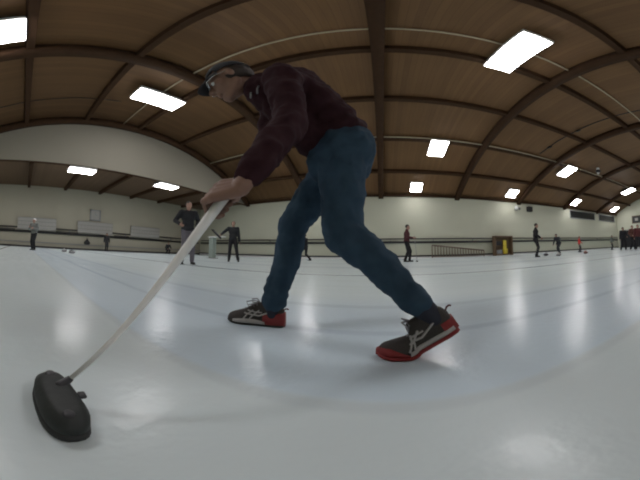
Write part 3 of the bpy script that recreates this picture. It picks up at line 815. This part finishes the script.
# ------------------------------------------------------------------ people in the distance
HAIRS = {}
def figure(label, x, y, yaw, H=1.75, lean=.05, feet=((.0, .11), (.0, -.11)), hipz=None, hands=(None, None), top=(.02, .02, .022), legs=(.02, .02, .025),
           hair=(.04, .03, .02), shoes=None, hat=None, turn=0, nod=.1, vox=.010, coat=.0, group=None, shirt_len=.0, topname='jacket'):
    s = H / 1.75
    t = None
    up = V((0, 0, 1)); f = V((1, 0, 0)); l = V((0, 1, 0))
    hz = (hipz if hipz else .90) * s
    pel = V((0, 0, hz + .03 * s))
    sp = V((math.sin(lean), 0, math.cos(lean)))
    chest = pel + sp * .33 * s; neck = pel + sp * .50 * s
    J = {}
    for sd, k in ((1, 0), (-1, 1)):
        J['hip', sd] = pel + l * sd * .085 * s - V((0, 0, .03 * s))
        fx, fy = feet[k][0], feet[k][1]; fz = feet[k][2] if len(feet[k]) > 2 else 0
        J['an', sd] = V((fx * s, fy * s, .085 * s + fz))
        J['kn', sd] = ik(J['hip', sd], J['an', sd], .43 * s, .42 * s, (1, 0, .05))
        J['sh', sd] = pel + sp * .46 * s + l * sd * .185 * s
        h = hands[k]
        if h is None: h = J['sh', sd] / s + V((.03, sd * .09, -.55))
        else: h = V(h)
        J['wr', sd] = h * s
        J['el', sd] = ik(J['sh', sd], J['wr', sd], .29 * s, .26 * s, (-.7, sd * .6, -.35))
    hc_ = neck + (sp * .6 + up * .4).normalized() * .145 * s + f * .03 * s
    fd = Matrix.Rotation(turn, 3, 'Z') @ V((math.cos(nod + lean * .6), 0, -math.sin(nod + lean * .6)))
    hu = Matrix.Rotation(turn, 3, 'Z') @ V((math.sin(nod + lean * .6), 0, math.cos(nod + lean * .6)))
    bm = bmesh.new()
    capsule(bm, pel, .085 * s, chest, .09 * s, 12); capsule(bm, neck - sp * .06 * s, .06 * s, hc_ - hu * .05 * s, .052 * s, 12)
    for sd in (1, -1):
        capsule(bm, J['hip', sd], .075 * s, J['kn', sd], .045 * s, 12); capsule(bm, J['kn', sd], .045 * s, J['an', sd], .033 * s, 12)
        capsule(bm, chest, .06 * s, J['sh', sd], .045 * s, 12)
        capsule(bm, J['sh', sd], .042 * s, J['el', sd], .034 * s, 12); capsule(bm, J['el', sd], .034 * s, J['wr', sd], .024 * s, 12)
        d = (J['wr', sd] - J['el', sd]).normalized()
        open_hand(bm, J['wr', sd], d, l * -sd, f if abs(d.x) < .8 else up, s)
    Pf = head_blobs(bm, hc_, fd, hu, s)
    body = obj('person', bm, M['skin_pale'], None, True, vox, 1)
    body.location = (x, y, 0); body.rotation_euler = (0, 0, yaw)
    tag(body, label, 'person', group)
    mt, ml = cloth('top_cloth', top), cloth('leg_cloth', legs)
    bm = bmesh.new()
    ell(bm, pel - V((0, 0, .05 * s)), (.115 * s, .15 * s, .10 * s), None, 16)
    for sd in (1, -1):
        capsule(bm, J['hip', sd], .102 * s, J['kn', sd], .075 * s, 12); capsule(bm, J['kn', sd], .075 * s, J['an', sd] + (J['kn', sd] - J['an', sd]) * .03, .062 * s, 12)
    obj('trousers', bm, ml, body, True, .014, 2)
    bm = bmesh.new()
    bot = pel - sp * (.03 + shirt_len) * s
    capsule(bm, bot, .105 * s, chest, .115 * s, 14)
    ell(bm, bot + sp * .05 * s, (.148 * s, .188 * s, .10 * s), None, 16)
    ell(bm, pel.lerp(chest, .45), (.138 * s, .175 * s, .18 * s), None, 16)
    ell(bm, chest, (.142 * s, .20 * s, .17 * s), orient(f, sp), 16)
    capsule(bm, neck - sp * .09 * s, .09 * s, neck + sp * .03 * s, .062 * s, 12)
    for sd in (1, -1):
        capsule(bm, chest + sp * .10 * s, .075 * s, J['sh', sd], .078 * s, 12); capsule(bm, J['sh', sd], .078 * s, J['el', sd], .064 * s, 12)
        capsule(bm, J['el', sd], .064 * s, J['el', sd].lerp(J['wr', sd], .9), .048 * s, 12)
    obj(topname, bm, mt, body, True, .014, 2)
    fz, lz, uz = orient(fd, hu)
    bm = bmesh.new(); ell(bm, Pf(-.022, 0, .030), (.100 * s, .086 * s, .094 * s), (fz, lz, uz), 16)
    cut = .038 if hat else .005
    bmesh.ops.delete(bm, geom=[v for v in bm.verts if (v.co - Pf(.035, 0, cut)).dot(uz - fz * -.9) < 0 and (v.co - Pf(-.02, 0, 0)).dot(fz) > -.0 or (v.co - Pf(0, 0, -.04)).dot(uz) < 0], context='VERTS')
    h = obj('cap' if hat else 'hair', bm, cloth('headwear', hat or hair), body); md = h.modifiers.new('thick', 'SOLIDIFY'); md.thickness = .006
    global SHOE
    for sd, k in ((1, 0), (-1, 1)):
        a = J['an', sd]; sm_ = cloth('shoe_cloth', shoes or (.03, .03, .032))
        bm = bmesh.new()
        ell(bm, V((a.x + .0, a.y, a.z - .03 * s)), (.05 * s, .042 * s, .06 * s), None, 12)
        capsule(bm, V((a.x - .02 * s, a.y, a.z - .045 * s)), .038 * s, V((a.x + .14 * s, a.y + sd * .02, a.z - .050 * s)), .034 * s, 12)
        sh = obj('shoe', bm, sm_, body, True, .012, 1)
        bm = bmesh.new(); box(bm, (a.x + .055 * s, a.y + sd * .008, a.z - .079 * s), (.27 * s, .085 * s, .012), None, .004); obj('sole', bm, M['rubber'], sh, False)
    return body

W180 = PI
# man with hand on hip, back half turned (nearest of the distant people)
A = figure('man in black jacket with hand on hip and grey trousers, beside the broom shaft', -4.82, 4.2, -.45, 1.82, .02, ((.04, .14), (-.06, -.12)), None,
           ((.02, .24, 1.02), (.16, -.26, 1.05)), (.012, .013, .016), (.13, .12, .14), (.03, .025, .02), (.03, .03, .03), (.05, .05, .05), turn=.3, vox=.007)
bm = bmesh.new(); figure('slim person in all black standing on the ice with legs apart', -5.6, 7.3, -.95, 1.68, .04, ((.0, .24), (.06, -.14)), None,
       (None, (.18, -.50, 1.10)), (.014, .016, .02), (.012, .012, .015), (.10, .06, .04), (.02, .02, .02), vox=.008); bm.free()
broom('black broom held out slantwise by the slim person in black', (-6.15, 7.2, .93), (-6.62, 7.2, 1.30), None, 0, r=.05)
figure('dark figure striding on the ice seen between the legs in jeans', -4.15, 11.9, PI * .95, 1.62, .10, ((.30, .12), (-.28, -.10)), .80,
       ((.35, .15, 1.05), None), (.015, .016, .02), (.013, .013, .016), vox=.010)
figure('person in dark maroon jacket and black trousers standing sideways', 1.10, 10.35, -.15, 1.76, .05, ((.12, .08), (-.08, -.08)), None,
       ((.30, .12, 1.10), (.28, -.10, 1.08)), (.085, .025, .03), (.012, .012, .015), (.03, .02, .02), (.02, .02, .02), (.03, .03, .035), nod=.2, vox=.009)
broom('thin dark broom upright in front of the person in maroon jacket', (1.56, 10.3, .03), (1.46, 10.3, 1.18), M['grey'], 1, r=.011)
figure('tall person in long black coat standing right of the brown cabinet', 7.3, 9.2, -.7, 1.80, .06, ((.0, .10), (.02, -.10)), None,
       (None, (.25, -.2, .95)), (.010, .010, .013), (.010, .010, .013), (.02, .016, .014), (.015, .015, .015), vox=.009, shirt_len=.08)
figure('person in dark clothes bending forward, left of the child in red', 11.9, 12.2, PI + .2, 1.70, .62, ((.12, .12), (-.16, -.12)), .82,
       ((.62, .16, .72), (.6, -.12, .7)), (.03, .032, .04), (.04, .042, .05), (.03, .025, .02), vox=.011)
figure('child in bright red top and dark trousers near the side wall', 14.35, 12.35, -.9, 1.36, .06, ((.10, .14), (-.06, -.14)), None,
       ((.3, .3, .95), None), (.62, .06, .05), (.05, .045, .05), (.25, .08, .04), vox=.010, topname='shirt')
figure('person in grey and black beside the dark right hand group', 18.6, 11.9, -1.2, 1.45, .1, ((.0, .14), (.0, -.12)), None,
       ((.3, .1, .95), None), (.11, .13, .12), (.03, .03, .03), (.05, .04, .03), vox=.012)
figure('person in black jacket with pale shoes, left one of the right hand group', 14.2, 8.1, -2.2, 1.72, .1, ((.10, .16), (-.1, -.16)), None,
       ((.3, .2, 1.0), None), (.018, .018, .022), (.02, .02, .024), (.03, .02, .02), (.4, .4, .4), vox=.010)
figure('person in brown red jacket in the middle of the right hand group', 14.3, 7.4, -2.0, 1.80, .05, ((.06, .14), (-.06, -.14)), None,
       (None, (.25, -.2, 1.0)), (.14, .06, .045), (.02, .02, .024), (.16, .09, .06), (.4, .4, .4), vox=.010)
figure('person in dark red jacket at the very right edge of the view', 13.9, 6.75, -2.4, 1.78, .05, ((.06, .14), (-.06, -.14)), None,
       (None, None), (.11, .03, .03), (.02, .02, .024), (.05, .03, .02), (.4, .4, .4), vox=.010)
figure('distant person in grey top and black trousers with white cap at far left', -11.3, .52, -.6, 1.62, .06, ((.05, .1), (-.05, -.1)), None,
       ((.28, .12, 1.15), (.28, -.12, 1.2)), (.18, .19, .18), (.015, .015, .018), (.03, .02, .02), (.02, .02, .02), (.75, .75, .75), vox=.010)
figure('dark figure standing against the end wall right of the clock scoreboard', XL + .75, 6.75, 0, 1.55, .03, ((.0, .09), (.0, -.09)), None,
       (None, None), (.03, .03, .035), (.02, .02, .024), vox=.012)
# crouching person
figure('dark crouching figure by the end wall under the rightmost scoreboard', XL + 1.2, 12.6, -.2, 1.62, .45, ((.12, .17), (.05, -.17)), .42,
       ((.45, .22, .50), (.45, -.2, .50)), (.025, .027, .03), (.02, .02, .024), vox=.012)

# ------------------------------------------------------------------ world, camera
w = bpy.data.worlds.new('world'); bpy.context.scene.world = w; w.use_nodes = True
w.node_tree.nodes['Background'].inputs[0].default_value = (.5, .55, .6, 1); w.node_tree.nodes['Background'].inputs[1].default_value = .1

cam = bpy.data.cameras.new('camera'); co = bpy.data.objects.new('camera', cam); C.objects.link(co)
yaw, pitch, roll = (math.radians(a) for a in (15.645, 3.468, -.491))
Rz = Matrix.Rotation(yaw, 3, 'Z'); Rx = Matrix.Rotation(pitch, 3, 'X'); Ry = Matrix.Rotation(roll, 3, 'Y')
R = Rz @ Rx @ Ry
X, Y, Z = R.col[0], R.col[1], R.col[2]
m = Matrix((X, Z, -Y)).transposed().to_4x4(); m.translation = V((0, 0, .38)); co.matrix_world = m
cam.type = 'PANO'; cam.clip_start = .01
K = 3.991
cam.panorama_type = 'EQUIRECTANGULAR'
cam.longitude_min = -math.radians(320 / K); cam.longitude_max = math.radians(320 / K)
cam.latitude_min = -math.radians(240 / K); cam.latitude_max = math.radians(240 / K)
sc = bpy.context.scene; sc.camera = co
sc.view_settings.view_transform = 'Standard'; sc.view_settings.look = 'None'; sc.view_settings.exposure = 0
sc.cycles.max_bounces = 8; sc.cycles.diffuse_bounces = 5; sc.cycles.caustics_reflective = False; sc.cycles.caustics_refractive = False
sc.cycles.filter_width = 2.0; sc.cycles.use_denoising = True; sc.cycles.sample_clamp_indirect = 4
